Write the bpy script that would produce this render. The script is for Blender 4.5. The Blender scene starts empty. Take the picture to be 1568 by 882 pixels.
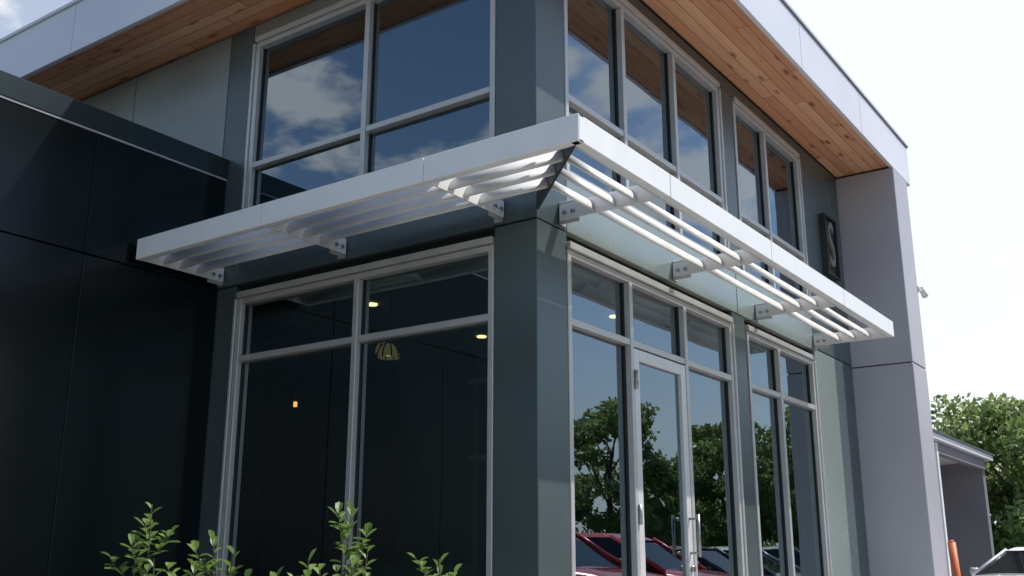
import bpy, bmesh, math, random
import numpy as np
from mathutils import Vector, Matrix
random.seed(7); rng=np.random.default_rng(7)
scene=bpy.context.scene
COL=bpy.context.collection
G=-1.05      # pavement level (camera height is z = 0)
GA=-1.17     # asphalt level

# ------------------------------------------------------------------ materials
def nmat(name):
    m=bpy.data.materials.new(name); m.use_nodes=True
    nt=m.node_tree; return m,nt,nt.nodes['Principled BSDF']
def mat(name,col,rough=.5,metal=0.,var=.12,scale=3.,bump=0.,bscale=40.,spec=.5,coat=0.,bdist=.02):
    m,nt,b=nmat(name); N=nt.nodes; L=nt.links
    tc=N.new('ShaderNodeTexCoord'); n=N.new('ShaderNodeTexNoise'); n.inputs['Scale'].default_value=scale; n.inputs['Detail'].default_value=6
    L.new(tc.outputs['Object'],n.inputs['Vector'])
    r=N.new('ShaderNodeMapRange'); r.inputs[1].default_value=.3; r.inputs[2].default_value=.7; r.inputs[3].default_value=1-var; r.inputs[4].default_value=1+var
    L.new(n.outputs['Fac'],r.inputs[0])
    mx=N.new('ShaderNodeVectorMath'); mx.operation='SCALE'; mx.inputs[0].default_value=col
    L.new(r.outputs[0],mx.inputs['Scale']); L.new(mx.outputs[0],b.inputs['Base Color'])
    r2=N.new('ShaderNodeMapRange'); r2.inputs[1].default_value=.3; r2.inputs[2].default_value=.7; r2.inputs[3].default_value=rough*.85; r2.inputs[4].default_value=min(1,rough*1.15)
    L.new(n.outputs['Fac'],r2.inputs[0]); L.new(r2.outputs[0],b.inputs['Roughness'])
    b.inputs['Metallic'].default_value=metal; b.inputs['Specular IOR Level'].default_value=spec
    b.inputs['Coat Weight'].default_value=coat
    if bump>0:
        n2=N.new('ShaderNodeTexNoise'); n2.inputs['Scale'].default_value=bscale; n2.inputs['Detail'].default_value=5 if bscale>5 else 1
        L.new(tc.outputs['Object'],n2.inputs['Vector'])
        bp=N.new('ShaderNodeBump'); bp.inputs['Strength'].default_value=bump; bp.inputs['Distance'].default_value=bdist
        L.new(n2.outputs['Fac'],bp.inputs['Height']); L.new(bp.outputs[0],b.inputs['Normal'])
    return m
M_panel=mat('panel_bluegrey',(.095,.126,.129),.32,.35,.10,1.2,.25,1.3)
M_panelL=mat('panel_greygreen',(.24,.262,.245),.38,.25,.08,1.0,.3,1.1)
M_spandrel=mat('panel_spandrel',(.29,.34,.32),.27,.30,.08,1.0,.3,1.1)
M_wing=mat('panel_dark',(.004,.0075,.0085),.22,.0,.10,1.0,.3,1.0,spec=.30)
M_cap=mat('wing_cap',(.018,.031,.034),.30,.1,.1,1.0)
M_gap=mat('joint_shadow_backing',(.012,.013,.014),.8)
M_alu=mat('anodised_aluminium',(.52,.515,.495),.36,.35,.06,6)
M_white=mat('white_powdercoat',(.86,.86,.85),.34,.0,.03,5)
M_blade=mat('blade_powdercoat',(.76,.76,.75),.38,.0,.05,5)
M_door=mat('door_aluminium',(.66,.66,.65),.36,.2,.05,6)
M_fascia=mat('fascia_panel',(.76,.76,.81),.36,.1,.04,.8,.2,1.0)
M_fin=mat('fin_panel',(.47,.455,.49),.42,.12,.07,.9,.2,1.0)
M_roofcap=mat('roof_cap',(.10,.10,.11),.45,.3)
M_steel=mat('steel_dark',(.06,.06,.06),.4,.6)
M_bolt=mat('bolt_steel',(.35,.35,.35),.35,.9)
M_conc=mat('concrete',(.42,.41,.38),.85,0,.12,1.5,.25,60)
M_asph=mat('asphalt',(.075,.075,.075),.9,0,.2,.6,.4,90)
M_grass=mat('grass',(.06,.10,.03),.95,0,.3,.5,.5,60)
M_mulch=mat('mulch',(.07,.045,.03),.95,0,.5,12,.9,70)
M_int=mat('interior_wall',(.10,.12,.10),.8)
M_intd=mat('interior_dark',(.03,.035,.03),.6)
M_intc=mat('interior_ceiling',(.30,.33,.29),.8)
M_intf=mat('interior_floor',(.10,.09,.075),.35)
M_rub=mat('tyre_rubber',(.02,.02,.02),.8)
M_dark=mat('dark_plastic',(.02,.02,.022),.5)
M_carglass=mat('car_glass',(.01,.012,.015),.05,0,.0)
M_bark=mat('bark',(.09,.065,.045),.95,0,.3,8,.8,30)
M_yell=mat('paint_line',(.75,.75,.72),.7)
M_lot=mat('far_wall',(.20,.19,.21),.7,0,.08,.8)
M_orange=mat('orange_paint',(.70,.16,.05),.5)

def emis(name,col,s):
    m=bpy.data.materials.new(name); m.use_nodes=True; N=m.node_tree.nodes; N.clear()
    e=N.new('ShaderNodeEmission'); e.inputs[0].default_value=(*col,1); e.inputs[1].default_value=s
    o=N.new('ShaderNodeOutputMaterial'); m.node_tree.links.new(e.outputs[0],o.inputs[0]); return m
M_lamp=emis('lamp_warm',(1,.72,.32),4.5); M_lampo=emis('lamp_orange',(1,.35,.08),4); M_glow=emis('pendant_bulb',(1,.85,.35),2.)
M_pend=emis('pendant_glass',(.42,.36,.14),.32)

def glassmat(name,tint,refl):
    m=bpy.data.materials.new(name); m.use_nodes=True; nt=m.node_tree; N=nt.nodes; L=nt.links; N.clear()
    g=N.new('ShaderNodeBsdfGlossy'); g.inputs['Roughness'].default_value=0.0; g.inputs['Color'].default_value=(.76,.90,1.0,1)
    t=N.new('ShaderNodeBsdfTransparent'); t.inputs['Color'].default_value=(*tint,1)
    fr=N.new('ShaderNodeFresnel'); fr.inputs['IOR'].default_value=1.5
    mr=N.new('ShaderNodeMapRange'); mr.inputs[3].default_value=refl; mr.inputs[4].default_value=1.0
    L.new(fr.outputs[0],mr.inputs[0])
    tc=N.new('ShaderNodeTexCoord'); n=N.new('ShaderNodeTexNoise'); n.inputs['Scale'].default_value=1.1; n.inputs['Detail'].default_value=1
    L.new(tc.outputs['Object'],n.inputs['Vector'])
    bp=N.new('ShaderNodeBump'); bp.inputs['Strength'].default_value=.3; bp.inputs['Distance'].default_value=.008
    L.new(n.outputs['Fac'],bp.inputs['Height']); L.new(bp.outputs[0],g.inputs['Normal'])
    mx=N.new('ShaderNodeMixShader'); L.new(mr.outputs[0],mx.inputs[0]); L.new(t.outputs[0],mx.inputs[1]); L.new(g.outputs[0],mx.inputs[2])
    o=N.new('ShaderNodeOutputMaterial'); L.new(mx.outputs[0],o.inputs[0]); return m
M_glass=glassmat('tinted_window_glass',(.42,.52,.47),.20)

def woodmat(name,along):
    m,nt,b=nmat(name); N=nt.nodes; L=nt.links
    tc=N.new('ShaderNodeTexCoord'); sp=N.new('ShaderNodeSeparateXYZ'); L.new(tc.outputs['Object'],sp.inputs[0])
    ac=sp.outputs['Y'] if along=='X' else sp.outputs['X']; al=sp.outputs['X'] if along=='X' else sp.outputs['Y']
    def math_(op,a,b_=None,c=None):
        n=N.new('ShaderNodeMath'); n.operation=op
        for i,v in enumerate((a,b_,c)):
            if v is None: continue
            if isinstance(v,(int,float)): n.inputs[i].default_value=v
            else: L.new(v,n.inputs[i])
        return n.outputs[0]
    q=math_('DIVIDE',ac,.105); pid=math_('FLOOR',q); fr=math_('FRACT',q)
    wn0=N.new('ShaderNodeTexWhiteNoise'); wn0.noise_dimensions='1D'; L.new(pid,wn0.inputs['W'])
    al2=math_('DIVIDE',math_('ADD',al,math_('MULTIPLY',wn0.outputs['Value'],7.)),2.4); bid=math_('FLOOR',al2); fb=math_('FRACT',al2)
    cb=N.new('ShaderNodeCombineXYZ'); L.new(pid,cb.inputs[0]); L.new(bid,cb.inputs[1])
    wn=N.new('ShaderNodeTexWhiteNoise'); wn.noise_dimensions='3D'; L.new(cb.outputs[0],wn.inputs['Vector'])
    cg=N.new('ShaderNodeCombineXYZ'); L.new(math_('MULTIPLY',al,1.6),cg.inputs[0]); L.new(math_('MULTIPLY',ac,26.),cg.inputs[1]); L.new(math_('MULTIPLY',wn.outputs['Value'],30.),cg.inputs[2])
    ng=N.new('ShaderNodeTexNoise'); ng.inputs['Scale'].default_value=1.; ng.inputs['Detail'].default_value=5; ng.inputs['Distortion'].default_value=.6; L.new(cg.outputs[0],ng.inputs['Vector'])
    ck=N.new('ShaderNodeCombineXYZ'); L.new(math_('MULTIPLY',al,2.6),ck.inputs[0]); L.new(math_('MULTIPLY',ac,8.),ck.inputs[1]); L.new(wn.outputs['Value'],ck.inputs[2])
    vo=N.new('ShaderNodeTexVoronoi'); vo.inputs['Scale'].default_value=1.0; L.new(ck.outputs[0],vo.inputs['Vector'])
    kn=N.new('ShaderNodeMapRange'); kn.inputs[1].default_value=.08; kn.inputs[2].default_value=.24; L.new(vo.outputs['Distance'],kn.inputs[0])
    r=N.new('ShaderNodeValToRGB'); e=r.color_ramp.elements; e[0].color=(.55,.215,.10,1); e[1].color=(.93,.54,.31,1); e[0].position=.1; e[1].position=.95
    L.new(math_('ADD',math_('MULTIPLY',wn.outputs['Value'],.45),math_('MULTIPLY',ng.outputs['Fac'],.6)),r.inputs[0])
    mk=N.new('ShaderNodeMix'); mk.data_type='RGBA'; L.new(kn.outputs[0],mk.inputs[0]); mk.inputs[6].default_value=(.22,.07,.025,1); L.new(r.outputs[0],mk.inputs[7])
    g1=math_('GREATER_THAN',fr,.05); g2=math_('GREATER_THAN',fb,.003); gg=math_('MULTIPLY',g1,g2)
    mg=N.new('ShaderNodeMix'); mg.data_type='RGBA'; L.new(gg,mg.inputs[0]); mg.inputs[6].default_value=(.16,.06,.025,1); L.new(mk.outputs[2],mg.inputs[7])
    L.new(mg.outputs[2],b.inputs['Base Color']); b.inputs['Roughness'].default_value=.5
    bp=N.new('ShaderNodeBump'); bp.inputs['Strength'].default_value=.5; bp.inputs['Distance'].default_value=.004; L.new(gg,bp.inputs['Height']); L.new(bp.outputs[0],b.inputs['Normal'])
    return m
M_woodL=woodmat('cedar_soffit_L','X'); M_woodR=woodmat('cedar_soffit_R','Y')

def leafmat(name,c1,c2,trans=.3):
    m,nt,b=nmat(name); N=nt.nodes; L=nt.links
    g=N.new('ShaderNodeNewGeometry'); r=N.new('ShaderNodeValToRGB'); e=r.color_ramp.elements; e[0].color=(*c1,1); e[1].color=(*c2,1)
    tc=N.new('ShaderNodeTexCoord'); n=N.new('ShaderNodeTexNoise'); n.inputs['Scale'].default_value=.9; L.new(tc.outputs['Object'],n.inputs['Vector'])
    a=N.new('ShaderNodeMath'); a.operation='MULTIPLY_ADD'; L.new(g.outputs['Random Per Island'],a.inputs[0]); a.inputs[1].default_value=.6
    s=N.new('ShaderNodeMath'); s.operation='MULTIPLY_ADD'; L.new(n.outputs['Fac'],s.inputs[0]); s.inputs[1].default_value=1.2; s.inputs[2].default_value=-.4
    L.new(s.outputs[0],a.inputs[2]); L.new(a.outputs[0],r.inputs[0]); L.new(r.outputs[0],b.inputs['Base Color'])
    b.inputs['Roughness'].default_value=.45
    t=N.new('ShaderNodeBsdfTranslucent'); L.new(r.outputs[0],t.inputs[0])
    mx=N.new('ShaderNodeMixShader'); mx.inputs[0].default_value=trans; L.new(b.outputs[0],mx.inputs[1]); L.new(t.outputs[0],mx.inputs[2])
    L.new(mx.outputs[0],N['Material Output'].inputs[0]); return m
M_leaf=leafmat('tree_leaves',(.14,.20,.06),(.34,.42,.15),.5)
M_shrub=leafmat('shrub_leaves',(.08,.15,.035),(.28,.40,.11),.42)

# ------------------------------------------------------------------ mesh helpers
def empty(name,loc=(0,0,0)):
    o=bpy.data.objects.new(name,None); COL.objects.link(o); o.location=loc; return o
def obj(name,me,mats,parent=None):
    for m in (mats if isinstance(mats,(list,tuple)) else [mats]): me.materials.append(m)
    o=bpy.data.objects.new(name,me); COL.objects.link(o)
    if parent is not None: o.parent=parent
    return o
def box(name,x0,x1,y0,y1,z0,z1,m,parent=None,bev=.004):
    if x0>x1:x0,x1=x1,x0
    if y0>y1:y0,y1=y1,y0
    cx,cy,cz=(x0+x1)/2,(y0+y1)/2,(z0+z1)/2
    bm=bmesh.new(); bmesh.ops.create_cube(bm,size=1)
    for v in bm.verts: v.co=Vector((v.co.x*(x1-x0)+cx,v.co.y*(y1-y0)+cy,v.co.z*(z1-z0)+cz))
    if bev>0:
        b=min(bev,.3*min(x1-x0,y1-y0,z1-z0)); bmesh.ops.bevel(bm,geom=bm.edges[:],offset=b,segments=1,affect='EDGES')
    me=bpy.data.meshes.new(name); bm.to_mesh(me); bm.free(); return obj(name,me,m,parent)
def fb(fac,name,t0,t1,o0,o1,z0,z1,m,parent,bev=.004):
    if fac=='L': return box(name,-t1,-t0,-o1,-o0,z0,z1,m,parent,bev)
    return box(name,o0,o1,t0,t1,z0,z1,m,parent,bev)
def quad(name,pts,m,parent=None):
    me=bpy.data.meshes.new(name); me.from_pydata([tuple(p) for p in pts],[],[tuple(range(len(pts)))]); return obj(name,me,m,parent)
def cyl(name,p0,p1,r,m,parent=None,seg=12,r2=None):
    p0=Vector(p0);p1=Vector(p1); d=p1-p0; bm=bmesh.new()
    bmesh.ops.create_cone(bm,cap_ends=True,segments=seg,radius1=r,radius2=r if r2 is None else r2,depth=d.length)
    bmesh.ops.transform(bm,matrix=Matrix.Translation((p0+p1)/2)@d.to_track_quat('Z','Y').to_matrix().to_4x4(),verts=bm.verts)
    me=bpy.data.meshes.new(name); bm.to_mesh(me); bm.free()
    for p in me.polygons: p.use_smooth=len(p.vertices)==4
    return obj(name,me,m,parent)
def prism(name,poly,axis,a0,a1,m,parent=None,bev=0):
    def P(p,a): return {'X':(a,p[0],p[1]),'Y':(p[0],a,p[1]),'Z':(p[0],p[1],a)}[axis]
    n=len(poly); vs=[P(p,a0) for p in poly]+[P(p,a1) for p in poly]
    fs=[tuple(range(n)),tuple(range(n,2*n))]+[(i,(i+1)%n,n+(i+1)%n,n+i) for i in range(n)]
    me=bpy.data.meshes.new(name); me.from_pydata(vs,[],fs); bm=bmesh.new(); bm.from_mesh(me); bmesh.ops.recalc_face_normals(bm,faces=bm.faces)
    if bev: bmesh.ops.bevel(bm,geom=bm.edges[:],offset=bev,segments=1,affect='EDGES')
    bm.to_mesh(me); bm.free(); return obj(name,me,m,parent)

# ------------------------------------------------------------------ building
B=empty('office_building')
A_,Cc=.323,2.79
ZJ,ZH,ZSILL,ZM,ZW,ZS,ZR=2.085,2.03,2.47,3.057,4.19,4.313,4.80
g1,g2,g3,g4,g5,g6=1.1745,2.0346,2.936,3.258,3.998,4.936
Y1,E,EL,YE=6.21,.643,.61,6.77
j=.006
box('corner_column_low',-A_,0,0,.346,G,ZJ-j,M_panel,B); box('corner_column_high',-A_,0,0,.346,ZJ+j,ZS,M_panel,B)
box('corner_column_core',-A_+.02,-.02,.02,.33,G,ZS-.01,M_gap,B,0)
fb('L','spandrel_left',A_+j,Cc,-.06,0,ZJ+j,ZSILL,M_panel,B)
fb('L','head_left',A_+j,Cc,-.06,0,ZW,ZS,M_panelL,B)
fb('L','jamb_panel_low',Cc+.004,3.15,-.06,0,G,ZJ-j,M_panel,B)
fb('L','jamb_panel_high',Cc+.004,3.075,-.06,0,ZJ+j,ZS,M_panel,B)
fb('L','wall_panel_a',3.087,4.384,-.06,0,2.6,ZS,M_panelL,B)
fb('L','wall_panel_b',4.396,5.70,-.06,0,2.6,ZS,M_panelL,B)
fb('L','wall_panel_c',5.712,9,-.06,0,2.6,ZS,M_panelL,B)
fb('L','wall_backing',Cc+.01,9,-.2,-.065,G,ZS-.002,M_gap,B,0)
fb('L','spandrel_backing',A_,Cc+.01,-.25,-.065,ZH+.01,ZSILL-.01,M_gap,B,0)
fb('R','spandrel_right_a',.346+j,3.09,-.06,0,ZJ+j,ZSILL,M_spandrel,B)
fb('R','spandrel_right_b',3.102,g6+.05,-.06,0,ZJ+j,ZSILL,M_spandrel,B)
fb('R','head_right',.346+j,g6+.05,-.06,0,ZW,ZS,M_panel,B)
fb('R','pier_low',g3+.03,g4-.03,-.06,0,G,ZJ-j,M_panel,B)
fb('R','pier_high',g3+.03,g4-.03,-.06,0,ZSILL+.002,ZW-.002,M_panel,B)
fb('R','spandrel_backing_r',.346,g6+.05,-.25,-.065,ZH+.01,ZSILL-.01,M_gap,B,0)
fb('R','pier_backing',g3+.04,g4-.04,-.2,-.065,G,ZW,M_gap,B,0)
for nm,t0,t1 in (('a',g6+.06,5.88),('b',5.892,Y1-.004)):
    fb('R','end_panel_low_'+nm,t0,t1,-.06,0,G,ZJ+.03-j,M_spandrel if nm=='a' else M_panel,B)
    fb('R','end_panel_high_'+nm,t0,t1,-.06,0,ZJ+.03+j,ZS,M_panel,B)
fb('R','end_backing',g6+.05,YE,-.2,-.065,G,ZS-.002,M_gap,B,0)
for nm,z0,z1 in (('low',G,2.098-j),('high',2.098+j,ZS-.002)):
    box('fin_wall_'+nm,-.3,E,Y1,YE,z0,z1,M_fin,B,.006)
box('fin_core',-.3,E-.02,Y1+.02,YE-.02,G,ZS-.01,M_gap,B,0)
box('back_wall',-9,-.35,YE-.25,YE-.05,G,ZS-.003,M_panelL,B,0)
box('side_wall',-9.2,-9.0,-.06,YE-.05,G,ZS-.003,M_panelL,B,0)

def window(fac,nm,t0,t1,z0,z1,mull,trans,door=None,head=True):
    w=.046; d0,d1=-.11,.006; jw=.042
    P=B
    fb(fac,nm+'_jamb_a',t0,t0+jw,d0,d1,z0,z1,M_alu,P); fb(fac,nm+'_jamb_b',t1-jw,t1,d0,d1,z0,z1,M_alu,P)
    fb(fac,nm+'_jamb_trim',t1+.004,t1+.030,d0,d1+.014,z0,z1,M_alu,P)
    for i,m in enumerate(mull): fb(fac,nm+'_mullion_%d'%i,m-w/2,m+w/2,d0,d1+.004,z0,z1-jw,M_alu,P)
    edges=[t0+jw]+[q for m in mull for q in (m-w/2,m+w/2)]+[t1-jw]
    fb(fac,nm+'_head',t0+jw,t1-jw,d0,d1,z1-jw,z1,M_alu,P)
    if head: fb(fac,nm+'_head_trim',t0,t1,d0,d1+.02,z1+.004,z1+.05,M_alu,P)
    bays=[(edges[2*i],edges[2*i+1]) for i in range(len(mull)+1)]
    for bi,(a,b) in enumerate(bays):
        if not(door is not None and bi==door): fb(fac,nm+'_sill_%d'%bi,a,b,d0,d1,z0,z0+.05,M_alu,P)
        for ti,z in enumerate(trans): fb(fac,nm+'_transom_%d_%d'%(bi,ti),a,b,d0,d1-.003,z-w/2,z+w/2,M_alu,P)
        zs=[z0]+list(trans)+[z1]
        for k in range(len(zs)-1):
            if door is not None and bi==door and k==0: continue
            o=-.05; t=[random.uniform(-.002,.002) for _ in range(3)]
            pts=[(a-.01,zs[k]+.01,o+t[0]),(b+.01,zs[k]+.01,o+t[1]),(b+.01,zs[k+1]-.01,o+t[2]),(a-.01,zs[k+1]-.01,o+t[0]-t[1]+t[2])]
            if fac=='L': q=[(-p[0],-p[2],p[1]) for p in pts][::-1]
            else: q=[(p[2],p[0],p[1]) for p in pts]
            quad(nm+'_pane_%d_%d'%(bi,k),q,M_glass,P)
            for (u0,u1,v0,v1) in ((a,a+.008,zs[k],zs[k+1]),(b-.008,b,zs[k],zs[k+1])):
                fb(fac,nm+'_gasket',u0,u1,-.06,-.035,v0+.03,v1-.03,M_dark,P,0)
window('L','lower_left_window',A_+.004,2.75,G,ZH-.06,[1.509],[1.5])
window('L','upper_left_window',A_+.004,2.75,ZSILL+.004,ZW-.055,[1.509],[ZM])
window('R','entrance_glazing',.35,g3-.01,G,ZH-.06,[g1,g2],[1.5],door=1)
window('R','lower_right_window',g4,g6,G,ZH-.06,[g5],[1.5])
window('R','upper_right_window_a',.35,g3-.01,ZSILL+.004,ZW-.055,[g1,g2],[ZM])
window('R','upper_right_window_b',g4,g6,ZSILL+.004,ZW-.055,[g5],[ZM])
a,b=g1+.027,g2-.027; sw_=.075
fb('R','door_stile_a',a,a+sw_,-.05,.004,G+.02,1.465,M_door,B); fb('R','door_stile_b',b-sw_,b,-.05,.004,G+.02,1.465,M_door,B)
fb('R','door_top_rail',a+sw_,b-sw_,-.05,.003,1.385,1.465,M_door,B); fb('R','door_bottom_rail',a+sw_,b-sw_,-.05,.003,G+.02,G+.27,M_door,B)
quad('door_pane',[(-.025,a+.07,G+.25),(-.025,b-.07,G+.25),(-.025,b-.07,1.40),(-.025,a+.07,1.40)],M_glass,B)
for z in (1.24,.33): 
    cyl('hinge',(.018,a-.004,z-.065),(.018,a-.004,z+.065),.014,M_bolt,B,10); fb('R','hinge_leaf',a-.03,a+.03,.004,.012,z-.055,z+.055,M_bolt,B)
cyl('pull_bar',(.075,b-.045,.06),(.075,b-.045,.36),.013,M_bolt,B); cyl('pull_post',(.0,b-.045,.09),(.075,b-.045,.09),.010,M_bolt,B); cyl('pull_post_b',(.0,b-.045,.33),(.075,b-.045,.33),.010,M_bolt,B)
cyl('lock_cylinder',(0,b-.04,-.02),(.03,b-.04,-.02),.022,M_bolt,B)

# interior
box('interior_floor',-9,-.12,.12,YE-.3,G-.05,G+.01,M_intf,B,0)
box('interior_ceiling',-9,-.26,.26,YE-.3,2.12,2.45,M_intc,B,0)
box('interior_ceiling_upper',-9,-.2,.2,YE-.3,4.2,4.28,M_intc,B,0)
box('interior_back',-6.2,-6,.2,YE-.3,G,4.2,M_int,B,0)
box('interior_partition',-6,-3.0,3.3,3.4,G,2.115,M_int,B,0)
for i,x in enumerate((-6,-5,-4,-3.02,-2.0,-1.1)): box('interior_screen_post',x-.03,x+.03,3.18,3.24,G,2.11,M_intd if i<4 else M_alu,B,.003)
box('interior_screen_rail',-2.97,-1.13,3.18,3.235,1.0,1.06,M_alu,B,.003); box('interior_screen_head',-2.97,-1.13,3.18,3.235,1.78,1.84,M_alu,B,.003)
box('ceiling_bulkhead',-6,-2.7,.5,.75,1.85,2.115,M_int,B,.004)
box('interior_bookcase',-5.9,-5.4,.6,2.6,G,1.1,M_intd,B,.004)
for (x,y) in ((-2.42,1.13),(-2.42,2.66),(-.97,2.67)):
    cyl('downlight',(x,y,2.108),(x,y,2.119),.045,M_lamp,B,20)
def pendant(x,y,z,r):
    bm=bmesh.new(); bmesh.ops.create_uvsphere(bm,u_segments=20,v_segments=12,radius=r)
    bmesh.ops.delete(bm,geom=[v for v in bm.verts if v.co.z<-.01],context='VERTS')
    bmesh.ops.scale(bm,vec=(1,1,1.35),verts=bm.verts); bmesh.ops.translate(bm,vec=(x,y,z),verts=bm.verts)
    me=bpy.data.meshes.new('p'); bm.to_mesh(me); bm.free(); obj('pendant_lamp_shade',me,M_pend,B); cyl('pendant_cord',(x,y,z+r*1.3),(x,y,2.11),.008,M_dark,B,6)
    for k in range(8):
        an=k*math.pi/4+.2
        pr_=[(r*1.03*math.cos(q),r*1.38*math.sin(q)) for q in (0,.5,1.0,1.5)]
        for u in range(3): cyl('pendant_rib',(x+math.cos(an)*pr_[u][0],y+math.sin(an)*pr_[u][0],z+pr_[u][1]),(x+math.cos(an)*pr_[u+1][0],y+math.sin(an)*pr_[u+1][0],z+pr_[u+1][1]),.007,M_dark,B,5)
    cyl('pendant_bulb',(x,y,z+.02),(x,y,z+.07),.03,M_glow,B,12)
pendant(-2.10,1.0,1.60,.09); pendant(-2.60,1.5,1.78,.085)
cyl('small_pendant',(-3.0,.87,1.27),(-3.0,.87,1.31),.016,M_lampo,B); cyl('small_cord',(-3,.87,1.31),(-3,.87,2.11),.005,M_dark,B,6)
box('reception_desk',-4.2,-2.6,2.2,2.9,G,.0,M_int,B)

# wing (dark volume at left)
WX=-3.0; WY=-6.8
box('wing_core',-9,WX-.05,WY+.02,-.004,G,3.14,M_gap,B,0)
ys=[WY,-5.1,-3.9,-2.7,-1.16,-.003]
for i in range(len(ys)-1):
    for z0,z1 in ((G,2.09-.004),(2.09+.004,2.985)):
        box('wing_panel',WX-.05,WX,ys[i]+.0025,ys[i+1]-.0025,z0,z1,M_wing,B,.003)
box('wing_cap_trim',WX-.05,WX+.012,WY,-.003,3.0,3.17,M_cap,B,.004)
box('wing_reglet_highlight',WX-.04,WX+.006,WY,-.003,2.986,2.999,M_fin,B,0)  # sunlit highlight under the wing cap, put in as a paler strip
box('wing_roof',-9,WX-.05,WY,-.004,3.1,3.16,M_roofcap,B,0)
box('wing_end',-9,WX-.05,WY,WY+.02,G,3.1,M_wing,B,0)

# roof
box('roof_deck',-9.3,E-.05,-EL+.05,YE+.15,ZS+.03,ZR-.01,M_roofcap,B,0)
quad('soffit_left',[(-9.3,-EL+.04,ZS+.02),(E-.04,-EL+.04,ZS+.02),(0.0,.02,ZS+.02),(-9.3,.02,ZS+.02)],M_woodL,B)
quad('soffit_right',[(E-.04,-EL+.04,ZS+.02),(E-.04,Y1+.02,ZS+.02),(0,Y1+.02,ZS+.02),(0,.02,ZS+.02)],M_woodR,B)
xs=[E,-.98,-2.73,-4.48,-6.23,-7.98,-9.3]
for i in range(len(xs)-1): box('fascia_left',xs[i+1]+.004,xs[i]-(0 if i==0 else .004),-EL-.0,-EL+.04,ZS,ZR,M_fascia,B,.003)
yy=[-EL+.042,1.6,3.35,5.1,YE+.18]
for i in range(len(yy)-1): box('fascia_right',E-.04,E,yy[i]+(.0 if i==0 else .004),yy[i+1]-.004,ZS,ZR,M_fascia,B,.003)
box('fascia_end',-9.3,E-.04,YE+.14,YE+.18,ZS,ZR,M_fascia,B,.003)
box('roof_edge_cap_l',-9.3,E+.02,-EL-.02,-EL+.1,ZR+.002,ZR+.035,M_fascia,B,.003)
box('roof_edge_cap_r',E-.1,E+.02,-EL+.102,YE+.2,ZR+.002,ZR+.035,M_fascia,B,.003)
box('roof_edge_shadow_r',E-.08,E+.008,-EL,YE+.19,ZR-.006,ZR+.002,M_roofcap,B,0)
cyl('wall_light_arm',(E-.02,YE-.005,3.02),(E+.0,YE+.22,3.04),.012,M_white,B)
cyl('wall_light_head',(E-.0,YE+.16,3.06),(E+.01,YE+.27,3.0),.028,M_white,B,14,.038)
cyl('wall_light_plate',(E-.03,YE-.001,3.02),(E-.03,YE+.02,3.02),.05,M_white,B,14)

# letter sign
S=empty('letter_sign')
fb('R','sign_plate',5.50,5.84,.004,.035,3.02,3.66,M_dark,S)
for n_,t0,t1,z0,z1 in (('l',5.48,5.50,3.0,3.68),('r',5.84,5.86,3.0,3.68),('t',5.50,5.84,3.66,3.68),('b',5.50,5.84,3.0,3.02)):
    fb('R','sign_rim_'+n_,t0,t1,.0,.07,z0,z1,M_steel,S,.002)
tx=bpy.data.curves.new('letter','FONT'); tx.body='S'; tx.size=.72; tx.extrude=.012; tx.align_x='CENTER'; tx.align_y='CENTER'
to=bpy.data.objects.new('letter_s',tx); COL.objects.link(to); tx.materials.append(M_panelL); to.rotation_euler=(math.pi/2,0,math.pi/2); to.location=(.05,5.67,3.34); to.scale=(.62,1,1); to.parent=S

# ------------------------------------------------------------------ sunshade
SH=empty('metal_sunshade')
e=.793; ZB,ZT=2.125,2.278; K=2.947; KM=4.987
jl=[.2545,1.6328,K]; jr=[.2586,1.866,3.494,KM]
def fas(fac,a,b,first):
    g=.003
    lo=a+(0 if first else g)
    fb(fac,'fascia_skin',lo,b-g,e-.012,e,ZB,ZT,M_white,SH,.003)
    fb(fac,'fascia_flange_top',lo,b-g,e-.055,e-.0125,ZT-.012,ZT-.001,M_white,SH,.002)
    fb(fac,'fascia_flange_bottom',lo,b-g,e-.055,e-.0125,ZB+.001,ZB+.012,M_white,SH,.002)
fas('L',-e+.0,jl[0],True); fas('L',jl[0],jl[1],False); fas('L',jl[1],jl[2],False)
fas('R',-e+.0125,jr[0],True)
for i in range(3): fas('R',jr[i],jr[i+1],False)
def plate(fac,t):
    th=.010
    prof=[(-.0,ZB+.005),(e-.014,ZB+.004),(e-.014,ZT-.014),(.60,ZT-.03),(.10,ZB+.11),(.0,ZB+.11)]
    prof=[(max(p[0],.012),p[1]) for p in prof]
    if fac=='L': prism('bracket_plate',[(-p[0],p[1]) for p in prof],'X',-t-th/2,-t+th/2,M_blade,SH)
    else: prism('bracket_plate',prof,'Y',t-th/2,t+th/2,M_blade,SH)
    fb(fac,'wall_angle',t+.006,t+.016,.002,.15,ZB-.02,ZB+.13,M_alu,SH,.002)
    fb(fac,'wall_angle_foot',t+.017,t+.075,.002,.012,ZB-.02,ZB+.13,M_alu,SH,.002)
    for o_ in (.055,.115):
        if fac=='L': cyl('bolt',(-t-.03,-o_,ZB+.045),(-t+.022,-o_,ZB+.045),.014,M_bolt,SH,8)
        else: cyl('bolt',(o_,t-.022,ZB+.045),(o_,t+.03,ZB+.045),.014,M_bolt,SH,8)
for t in jl: plate('L',t-.008)
for t in jr: plate('R',t-.008)
me=bpy.data.meshes.new('mitre'); d=.005
pts=[(.02,-.02,ZB-.0),(e-.02,-e+.02,ZB+.002),(e-.02,-e+.02,ZT-.012),(.02,-.02,ZB+.11)]
vs=[(p[0]+d,p[1]+d,p[2]) for p in pts]+[(p[0]-d,p[1]-d,p[2]) for p in pts]
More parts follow.
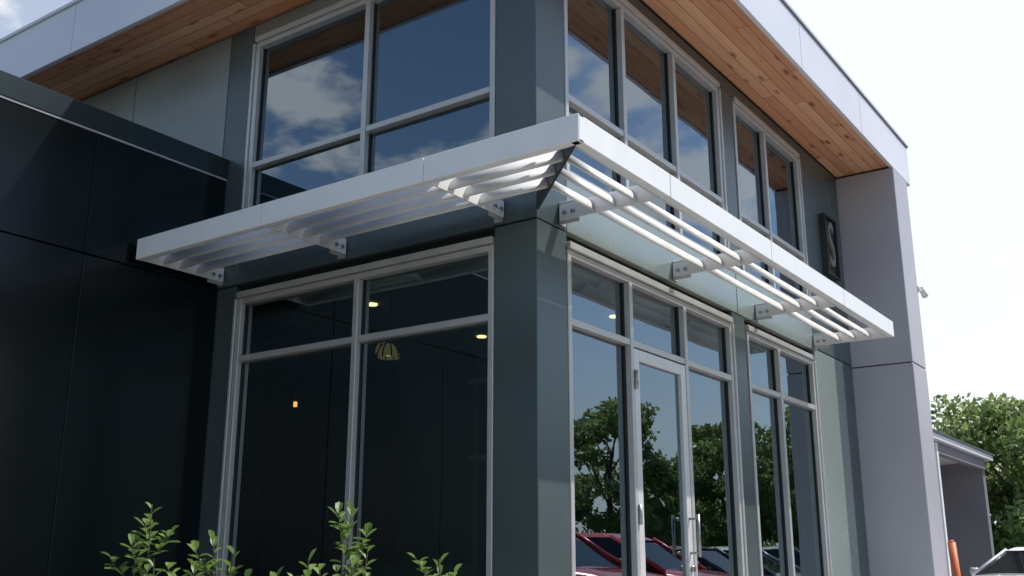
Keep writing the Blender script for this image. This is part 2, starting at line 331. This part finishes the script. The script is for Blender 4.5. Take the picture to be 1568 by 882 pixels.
me.from_pydata(vs,[],[(0,1,2,3),(7,6,5,4),(0,4,5,1),(1,5,6,2),(2,6,7,3),(3,7,4,0)]); obj('mitre_plate',me,M_steel,SH)
def slat(fac,o,a,b,amit=False):
    W=.145; T=.030; th=math.radians(50); n=20; prof=[]
    for i in range(n):
        ph=2*math.pi*i/n; u=math.cos(ph)*W/2; v=math.sin(ph)*T/2*(1+.35*math.cos(ph))+ .012*(1-(2*u/W)**2)
        prof.append((o+u*math.cos(th)+v*math.sin(th), (ZB+ZT)/2-.005 - u*math.sin(th)+v*math.cos(th)))
    vs=[];
    for end in (0,1):
        for (oo,z) in prof:
            t=(a if not amit else -oo+.012) if end==0 else b
            vs.append((-t,-oo,z) if fac=='L' else (oo,t,z))
    fs=[tuple(range(n))[::-1],tuple(range(n,2*n))]+[(i,(i+1)%n,n+(i+1)%n,n+i) for i in range(n)]
    me=bpy.data.meshes.new('slat'); me.from_pydata(vs,[],fs)
    bm=bmesh.new(); bm.from_mesh(me); bmesh.ops.recalc_face_normals(bm,faces=bm.faces); bm.to_mesh(me); bm.free()
    for p in me.polygons: p.use_smooth=len(p.vertices)==4
    obj('louvre_blade',me,M_blade,SH)
for o_ in (.225,.375,.52,.665):
    slat('L',o_,0,jl[0]-.014,True)
    for i in range(2): slat('L',o_,jl[i]-.002,jl[i+1]-.014)
    slat('R',o_,0,jr[0]-.014,True)
    for i in range(3): slat('R',o_,jr[i]-.002,jr[i+1]-.014)

# ------------------------------------------------------------------ ground
quad('ground',[(-1500,-1500,GA-.02),(1500,-1500,GA-.02),(1500,1500,GA-.02),(-1500,1500,GA-.02)],M_grass)
quad('parking_lot_asphalt',[(-8,-40,GA),(40,-40,GA),(40,27,GA),(-8,27,GA)],M_asph)
sw=empty('pavement')
for i in range(14):
    y0=-9+i*1.8; box('slab',-.0 if y0>-3 else -2.9,2.9,y0+.004,y0+1.796,GA-.01,G,M_conc,sw,.006)
box('slab_side',-2.95,-.004,-9,-2.7,GA-.01,G-.004,M_conc,sw,.006)
box('kerb',2.905,3.06,-9,16.2,GA-.01,G+.002,M_conc,sw,.015)
box('apron',-8,2.9,16.25,21.8,GA-.01,G-.02,M_conc,sw,.01)
box('planting_bed',-2.95,-.004,-2.69,-.01,GA,G+.02,M_mulch,None,.01)
pl=empty('parking_bay_lines')
for i in range(8): quad('line',[(3.3,7.4+i*2.9,GA+.004),(8.3,7.4+i*2.9,GA+.004),(8.3,7.5+i*2.9,GA+.004),(3.3,7.5+i*2.9,GA+.004)],M_yell,pl)

# ------------------------------------------------------------------ shrubs
def shrub(name,loc,sprigs,seed):
    r=random.Random(seed); P=empty(name,loc)
    V=[];F=[];SV=[];SF=[]
    def leaf(p,dirv,up,L,Wd):
        dirv=dirv.normalized(); s=dirv.cross(up).normalized(); n=s.cross(dirv).normalized()
        i0=len(V); c=[(0,0,0),(.45,.42,.10),(.8,.46,.06),(1,0,-.08),(.8,-.46,.06),(.45,-.42,.10)]
        for a_,b_,c_ in c: V.append(tuple(p+dirv*a_*L+s*b_*Wd+n*c_*L))
        m_=len(V); V.append(tuple(p+dirv*.5*L-n*.02*L))
        F.extend([(i0,i0+1,m_),(i0+1,i0+2,m_),(i0+2,i0+3,m_),(i0+3,i0+4,m_),(i0+4,i0+5,m_),(i0+5,i0,m_)])
    for (dx,dy,top,dens) in sprigs:
        base=Vector((dx*.25,dy*.25,0)); tip=Vector((dx,dy,top))
        pts=[]; n=14
        bend=Vector((r.uniform(-.05,.05),r.uniform(-.05,.05),0))
        for i in range(n+1):
            t=i/n; pts.append(base.lerp(tip,t)+bend*math.sin(t*math.pi))
        def tube(pts,ra,rb):
            for i in range(len(pts)-1):
                q=(pts[i+1]-pts[i]).to_track_quat('Z','Y'); k0=len(SV)
                for e_,(pp,rr) in enumerate(((pts[i],ra+(rb-ra)*i/len(pts)),(pts[i+1],ra+(rb-ra)*(i+1)/len(pts)))):
                    for k in range(5): SV.append(tuple(pp+q@Vector((math.cos(k*1.2566)*rr,math.sin(k*1.2566)*rr,0))))
                for k in range(5): SF.append((k0+k,k0+(k+1)%5,k0+5+(k+1)%5,k0+5+k))
        tube(pts,.007,.003)
        axes=[pts]
        for b_ in range(int(5*dens)):
            t=r.uniform(.5,.92); p=base.lerp(tip,t)+bend*math.sin(t*math.pi); an=r.uniform(0,6.28)
            q=[p+Vector((math.cos(an)*.12*u,math.sin(an)*.12*u,.10*u*u+.02*u)) for u in (0,.33,.66,1)]
            tube(q,.004,.002); axes.append(q)
        for ax in axes:
            main=ax is pts; nl=int((30 if main else 13)*dens); a_=r.uniform(0,6)
            for i in range(nl):
                t=(.42+.58*i/nl) if main else (.35+.65*i/nl)
                f_=t*(len(ax)-1); k=min(int(f_),len(ax)-2); p=ax[k].lerp(ax[k+1],f_-k)
                a_+=2.4+r.uniform(-.4,.4); el=r.uniform(.1,.7)+.5*max(0,t-.8)/.2
                dv=Vector((math.cos(a_)*math.cos(el),math.sin(a_)*math.cos(el),math.sin(el)))
                leaf(p,dv,Vector((0,0,1)) if el<1.3 else Vector((1,0,0)),r.uniform(.045,.078),r.uniform(.028,.042))
    me=bpy.data.meshes.new('leaves'); me.from_pydata(V,[],F); obj('leaves',me,M_shrub,P)
    me=bpy.data.meshes.new('stems'); me.from_pydata(SV,[],SF); obj('stems',me,M_bark,P)
shrub('shrub',(-.75,-2.05,G),[(.0,.0,1.32,1.1),(-.12,.02,1.17,.7),(.09,-.03,1.08,.5)],1)
shrub('shrub',(-.47,-1.92,G),[(.0,.0,1.17,1),(.1,.05,1.12,.8),(-.10,.0,1.06,.8),(0,-.2,1.0,.8)],2)
shrub('shrub',(.10,-1.85,G),[(-.22,.0,1.02,.8),(-.08,.05,1.08,1),(.04,0,1.05,1),(.13,.1,1.08,1),(.0,-.2,1.0,1)],3)
shrub('shrub',(-.02,-1.45,G),[(-.05,.0,1.31,1.2),(.03,.03,1.14,.7),(-.16,.02,1.05,.6)],4)
shrub('shrub',(.33,-1.3,G),[(.0,.0,1.08,.8)],5)

# ------------------------------------------------------------------ trees
def tree_mesh(seed,H,CR,leafs=6500,ls=.17,low=.30,ncl=38,cs=(.12,.24)):
    r=np.random.default_rng(seed); rr=random.Random(seed)
    SV=[];SF=[]
    def limb(p0,p1,r0,r1,n=5,wob=.15):
        p0=Vector(p0);p1=Vector(p1);pts=[]
        for i in range(n+1):
            t=i/n; pts.append(p0.lerp(p1,t)+Vector((rr.uniform(-wob,wob),rr.uniform(-wob,wob),0))*math.sin(t*math.pi))
        base=len(SV)
        for i,p in enumerate(pts):
            ra=r0+(r1-r0)*i/n
            for k in range(7): SV.append((p.x+math.cos(k*.8976)*ra,p.y+math.sin(k*.8976)*ra,p.z))
        for i in range(n):
            for k in range(7): SF.append((base+i*7+k,base+i*7+(k+1)%7,base+(i+1)*7+(k+1)%7,base+(i+1)*7+k))
        return pts
    limb((0,0,0),(.1,.1,H*.75),.022*H,.04,7)
    cl=[]
    for i in range(ncl):
        an=rr.uniform(0,6.28); zt=rr.uniform(low,.95); rad=CR*math.sqrt(max(.04,1-((zt-.52)/.48)**2))*rr.uniform(.35,1.0)
        c=Vector((math.cos(an)*rad,math.sin(an)*rad,H*zt)); cl.append((c,rr.uniform(*cs)*CR))
        if i%2==0: limb((0,0,H*max(.15,zt-.3)),c,.06,.015,4,.2)
    V=np.zeros((leafs*4,3)); 
    idx=r.integers(0,len(cl),leafs)
    cc=np.array([[c.x,c.y,c.z] for c,_ in cl])[idx]; cr=np.array([s for _,s in cl])[idx]
    d=r.normal(size=(leafs,3)); d/=np.linalg.norm(d,axis=1)[:,None]
    pos=cc+d*(cr*(.45+.75*r.random(leafs)))[:,None]*np.array([1.2,1.2,.75])
    a=r.normal(size=(leafs,3)); a/=np.linalg.norm(a,axis=1)[:,None]
    b=np.cross(a,r.normal(size=(leafs,3))); b/=np.linalg.norm(b,axis=1)[:,None]
    s=(ls*(.6+.8*r.random(leafs)))[:,None]
    V[0::4]=pos-a*s; V[1::4]=pos-b*s*.55; V[2::4]=pos+a*s; V[3::4]=pos+b*s*.55
    me=bpy.data.meshes.new('tree'); n0=len(SV)
    fs=SF+[(n0+4*i,n0+4*i+1,n0+4*i+2,n0+4*i+3) for i in range(leafs)]
    me.from_pydata(SV+[tuple(v) for v in V],[],fs)
    me.materials.append(M_bark); me.materials.append(M_leaf)
    mi=np.zeros(len(fs),dtype=np.int32); mi[len(SF):]=1; me.polygons.foreach_set('material_index',mi); return me
TM=[tree_mesh(11,8.6,3.5,8000,.17,.22,48),tree_mesh(12,9.4,3.7,8000,.17,.22,48),tree_mesh(13,7.6,3.3,8000,.17,.2,48),tree_mesh(14,8.0,4.0,17000,.15,.10,70,(.13,.22)),tree_mesh(15,7.6,3.8,16000,.15,.10,64,(.13,.22))]
tp=[(-3.6,39,3,.97),(-7.4,40.5,4,.84),(-11.5,42,3,.9),(-.2,41,3,1.02),(-5.6,46,4,.95),(4,46,1,.95),
    (9.5,38,0,.98),(13.5,35,1,.78),(17.2,31,0,.88),(21.5,28,2,.92),(25.5,23,1,.76),(12,43,2,1.1),(16,38,2,.95),(29,17,0,.8)]
for x,y,k,s in tp:
    o=bpy.data.objects.new('deciduous_tree',TM[k]); COL.objects.link(o); o.location=(x,y,GA); o.scale=(s,s,s); o.rotation_euler=(0,0,random.uniform(0,6))
def mass(name,pts,n,h,seed):
    r=np.random.default_rng(seed)
    P=np.array(pts,float); 
    t=r.random(n)*(len(P)-1); k=np.minimum(t.astype(int),len(P)-2); f=(t-k)[:,None]
    pos=P[k]*(1-f)+P[k+1]*f
    z=r.random(n)*h*(.65+.25*np.sin(t*9)+.15*np.sin(t*31)+.1*np.sin(t*77))
    c=np.column_stack([pos[:,0]+r.normal(size=n)*1.0,pos[:,1]+r.normal(size=n)*1.0,GA+z])
    a=r.normal(size=(n,3)); a/=np.linalg.norm(a,axis=1)[:,None]; b=np.cross(a,r.normal(size=(n,3))); b/=np.linalg.norm(b,axis=1)[:,None]
    s=.25; W=np.zeros((4*n,3)); W[0::4]=c-a*s; W[1::4]=c-b*s*.6; W[2::4]=c+a*s; W[3::4]=c+b*s*.6
    me=bpy.data.meshes.new(name); me.from_pydata([tuple(v) for v in W],[],[(4*i,4*i+1,4*i+2,4*i+3) for i in range(n)]); obj(name,me,M_leaf)
mass('distant_trees',[(-30,47),(-10,48),(5,50),(20,46),(32,32),(38,10)],14000,4.6,3)

# ------------------------------------------------------------------ cars
mat_red=mat('tail_red',(.35,.01,.01),.2)
def car(name,loc,rot,paint,sc=1.0):
    P=empty(name,loc); P.rotation_euler=(0,0,rot); P.scale=(sc,sc,sc)
    st=[(-2.25,.42,.78,.70),(-2.18,.30,.98,.82),(-1.7,.24,1.04,.90),(-.7,.22,1.02,.92),(.5,.22,1.0,.92),(1.05,.22,.99,.91),(1.6,.24,.92,.89),(2.0,.28,.82,.82),(2.2,.34,.66,.70)]
    V=[];F=[]
    for x,zb,zt,w in st:
        for (fy,fz) in ((.0,0),(.8,0),(.98,.15),(1,.45),(1.0,.72),(.93,.92),(.75,1.0),(0,1.03)):
            V.append((x,fy*w,zb+(zt-zb)*fz))
        for (fy,fz) in ((.75,1.0),(.93,.92),(1.0,.72),(1,.45),(.98,.15),(.8,0)):
            V.append((x,-fy*w,zb+(zt-zb)*fz))
    n=14
    for i in range(len(st)-1):
        for k in range(n): F.append((i*n+k,i*n+(k+1)%n,(i+1)*n+(k+1)%n,(i+1)*n+k))
    F.append(tuple(range(n))); F.append(tuple(range((len(st)-1)*n,len(st)*n)))
    me=bpy.data.meshes.new('body'); me.from_pydata(V,[],F); bm=bmesh.new(); bm.from_mesh(me); bmesh.ops.recalc_face_normals(bm,faces=bm.faces); bm.to_mesh(me); bm.free()
    o=obj('body',me,paint,P); md=o.modifiers.new('s','SUBSURF'); md.levels=2; md.render_levels=2
    for p in me.polygons: p.use_smooth=True
    def frus(nm,x0,x1,w,z0,X0,X1,W,z1,m,bev):
        vs=[(x0,-w,z0),(x1,-w,z0),(x1,w,z0),(x0,w,z0),(X0,-W,z1),(X1,-W,z1),(X1,W,z1),(X0,W,z1)]
        me=bpy.data.meshes.new(nm); me.from_pydata(vs,[],[(3,2,1,0),(4,5,6,7),(0,1,5,4),(1,2,6,5),(2,3,7,6),(3,0,4,7)]); bm=bmesh.new(); bm.from_mesh(me)
        bmesh.ops.bevel(bm,geom=bm.edges[:],offset=bev,segments=3,affect='EDGES'); bm.to_mesh(me); bm.free(); return obj(nm,me,m,P)
    frus('windows',-2.05,1.15,.80,.93,-1.75,.22,.62,1.46,M_carglass,.03)
    frus('roof',-1.85,.34,.655,1.42,-1.6,.1,.56,1.50,paint,.025)
    for s in (-1,1):
        for (xa,xb) in ((1.15,.26),(-.25,-.32),(-2.03,-1.74)):
            cyl('pillar',(xa,s*.79,.95),(xb,s*.635,1.45),.035,paint,P,8)
        cyl('mirror',(.85,s*.88,1.02),(.85,s*1.04,1.04),.07,paint,P,10)
        for x in (-1.38,1.38):
            cyl('wheel_arch',(x,s*.80,.36),(x,s*.925,.36),.39,M_dark,P,28)
            cyl('tyre',(x,s*.70,.33),(x,s*.935,.33),.33,M_rub,P,28); cyl('rim',(x,s*.90,.33),(x,s*.942,.33),.21,M_alu,P,16); cyl('hub',(x,s*.90,.33),(x,s*.95,.33),.06,M_dark,P,10)
        box('headlight',1.98,2.16,s*.42,s*.72,.66,.78,M_white,P,.03)
        box('tail_light',-2.24,-2.12,s*.55,s*.78,.72,.95,mat_red,P,.02)
        box('door_handle',-.05,.12,s*.915,s*.94,.84,.87,M_dark,P,.005)
    box('grille',2.08,2.215,-.38,.38,.5,.68,M_dark,P,.02); box('lower_intake',2.1,2.20,-.55,.55,.33,.43,M_dark,P,.01)
    box('number_plate',2.2,2.225,-.2,.2,.43,.52,M_white,P,.003)
    return P
def paintm(n,c): return mat(n,c,.25,.1,.03,1,coat=1)
pr=paintm('paint_red',(.70,.02,.035)); pw=paintm('paint_white',(.78,.78,.78)); pk=paintm('paint_black',(.025,.028,.035)); ps=paintm('paint_silver',(.35,.36,.38))
car('parked_car',(5.9,8.7,GA),math.pi,pr,1.16); car('parked_car',(6.1,11.9,GA),math.pi,pr,1.14); car('parked_car',(6.2,15.0,GA),math.pi,pk,1.05); car('parked_car',(6.3,17.9,GA),math.pi,ps,1.05)
car('parked_car',(6.3,21,GA),math.pi,pk,1.1)
car('parked_car',(-.30,19.2,GA),math.radians(-118),pw,1.04)

# ------------------------------------------------------------------ neighbouring shed
H=empty('carport_shed')
prism('roof_slab',[(-7,2.2),(-1.62,2.62),(-1.62,2.48),(-7,2.06)],'Y',16.6,22.4,M_fascia,H)
prism('roof_top',[(-7,2.21),(-1.58,2.634),(-1.58,2.60),(-7,2.2)],'Y',16.5,22.5,M_roofcap,H)
box('back_wall',-3.1,-2.9,16.8,22.2,GA,2.3,M_lot,H,0); box('end_wall',-2.9,-1.8,21.9,22.2,GA,2.44,M_lot,H,0)
box('front_post',-1.86,-1.72,17.2,17.34,GA,2.45,M_white,H)
box('beam',-1.88,-1.72,17.34,21.9,2.24,2.46,M_lot,H)
bo=empty('orange_bollard'); cyl('post',(-.95,14.5,GA),(-1.02,14.5,.40),.07,M_orange,bo,16); cyl('cap',(-1.02,14.5,.40),(-1.022,14.5,.44),.07,M_orange,bo,16,.03)
U_=empty('utility_pole_line')
for x in (-45,28):
    cyl('pole',(x,-13,GA),(x,-13,10.6),.16,M_bark,U_,10,.11); box('crossarm',x-.06,x+.06,-14,-12,9.9,10.05,M_bark,U_)
for k,(yy_,z) in enumerate(((-13.9,10.1),(-12.1,10.1),(-13,9.2),(-13,8.7))):
    n=24; pp=[Vector((-45+73*i/n,yy_,z-1.0*(1-(2*i/n-1)**2))) for i in range(n+1)]
    for i in range(n): cyl('wire',pp[i],pp[i+1],.022,M_dark,U_,5)

# ------------------------------------------------------------------ light
sv=Vector((.48,.45,1)).normalized(); el=math.asin(sv.z); az=math.atan2(sv.x,sv.y)
sd=bpy.data.lights.new('sun','SUN'); sd.energy=5.0; sd.angle=math.radians(.5); sd.color=(1,.96,.90)
so=bpy.data.objects.new('sun',sd); COL.objects.link(so); so.rotation_euler=sv.to_track_quat('Z','Y').to_euler()
w=bpy.data.worlds.new('World'); scene.world=w; w.use_nodes=True; nt=w.node_tree; N=nt.nodes; L=nt.links
bg=N['Background']; bg.inputs[1].default_value=.145
sky=N.new('ShaderNodeTexSky'); sky.sky_type='NISHITA'; sky.sun_disc=False; sky.sun_elevation=el; sky.sun_rotation=az; sky.dust_density=.5; sky.air_density=1.1; sky.ozone_density=2.5
tc=N.new('ShaderNodeTexCoord'); sp=N.new('ShaderNodeSeparateXYZ'); L.new(tc.outputs['Generated'],sp.inputs[0])
def mth(op,a,b_=None):
    n=N.new('ShaderNodeMath'); n.operation=op
    for i,v in enumerate((a,b_)):
        if v is None: continue
        if isinstance(v,(int,float)): n.inputs[i].default_value=v
        else: L.new(v,n.inputs[i])
    return n.outputs[0]
def lobe(vec,c0,c1):
    dp=N.new('ShaderNodeVectorMath'); dp.operation='DOT_PRODUCT'; L.new(tc.outputs['Generated'],dp.inputs[0]); dp.inputs[1].default_value=Vector(vec).normalized()
    hr=N.new('ShaderNodeMapRange'); hr.interpolation_type='SMOOTHSTEP'; hr.inputs[1].default_value=c0; hr.inputs[2].default_value=c1; L.new(dp.outputs['Value'],hr.inputs[0]); return hr.outputs[0]
zz=mth('ADD',mth('MAXIMUM',sp.outputs['Z'],0.0),.25)
cb=N.new('ShaderNodeCombineXYZ'); L.new(mth('DIVIDE',sp.outputs['X'],zz),cb.inputs[0]); L.new(mth('DIVIDE',sp.outputs['Y'],zz),cb.inputs[1])
cn=N.new('ShaderNodeTexNoise'); cn.inputs['Scale'].default_value=5.4; cn.inputs['Detail'].default_value=9; cn.inputs['Roughness'].default_value=.54; L.new(cb.outputs[0],cn.inputs['Vector'])
# cumulus banks: noise density raised inside a few regions of the sky
m=None
for v_,c0,c1,k_ in (((-.657,-.626,.375),.986,.999,.17),((-.568,-.713,.36),.992,.9995,.17),((.452,.771,.440),.990,.999,.20),((.405,.82,.380),.992,.999,.20),((.375,.85,.33),.990,.999,.20),((-.82,.40,.42),.90,.99,.12),((.7,.1,.6),.8,.98,.15)):  # last bank is out of view, added to brighten the right-facing walls
    q=mth('MULTIPLY',lobe(v_,c0,c1),k_); m=q if m is None else mth('MAXIMUM',m,q)
dens=mth('ADD',cn.outputs['Fac'],m)
cr=N.new('ShaderNodeMapRange'); cr.interpolation_type='SMOOTHSTEP'; cr.inputs[1].default_value=.61; cr.inputs[2].default_value=.75; L.new(dens,cr.inputs[0])
# pale haze low over the horizon
hz=N.new('ShaderNodeMapRange'); hz.interpolation_type='SMOOTHSTEP'; hz.inputs[1].default_value=.34; hz.inputs[2].default_value=.0; hz.inputs[3].default_value=0; hz.inputs[4].default_value=.78; L.new(sp.outputs['Z'],hz.inputs[0])
m0=N.new('ShaderNodeMix'); m0.data_type='RGBA'; L.new(hz.outputs[0],m0.inputs[0]); L.new(sky.outputs[0],m0.inputs[6]); m0.inputs[7].default_value=(5.8,6.2,6.5,1)
mc=N.new('ShaderNodeMix'); mc.data_type='RGBA'; L.new(mth('MULTIPLY',cr.outputs[0],.9),mc.inputs[0]); L.new(m0.outputs[2],mc.inputs[6]); mc.inputs[7].default_value=(7.4,7.3,7.4,1)
hh=mth('MAXIMUM',mth('MULTIPLY',lobe((-.25,.93,.22),.84,.955),.95),mth('MULTIPLY',lobe((-.85,.42,.40),.90,.99),.35))
mh=N.new('ShaderNodeMix'); mh.data_type='RGBA'; L.new(hh,mh.inputs[0]); L.new(mc.outputs[2],mh.inputs[6]); mh.inputs[7].default_value=(7.0,7.25,7.5,1)
L.new(mh.outputs[2],bg.inputs[0])

# ------------------------------------------------------------------ camera
y,p,r=map(math.radians,(35.2298,15.1582,.0577))
fh=Vector((-math.sin(y),math.cos(y),0));Rr=Vector((math.cos(y),math.sin(y),0));Z=Vector((0,0,1))
Fv=fh*math.cos(p)+Z*math.sin(p);Uv=Z*math.cos(p)-fh*math.sin(p)
R2=Rr*math.cos(r)+Uv*math.sin(r);U2=Uv*math.cos(r)-Rr*math.sin(r)
mt=Matrix((R2,U2,-Fv)).transposed().to_4x4(); mt.translation=Vector((3.3468,-5.0033,0))
cd=bpy.data.cameras.new('camera'); co=bpy.data.objects.new('camera',cd); COL.objects.link(co); co.matrix_world=mt
cd.sensor_width=36; cd.lens=36*1569.7/1568; cd.clip_end=4000; cd.clip_start=.05; scene.camera=co
scene.view_settings.view_transform='Standard'; scene.view_settings.look='None'; scene.view_settings.exposure=0
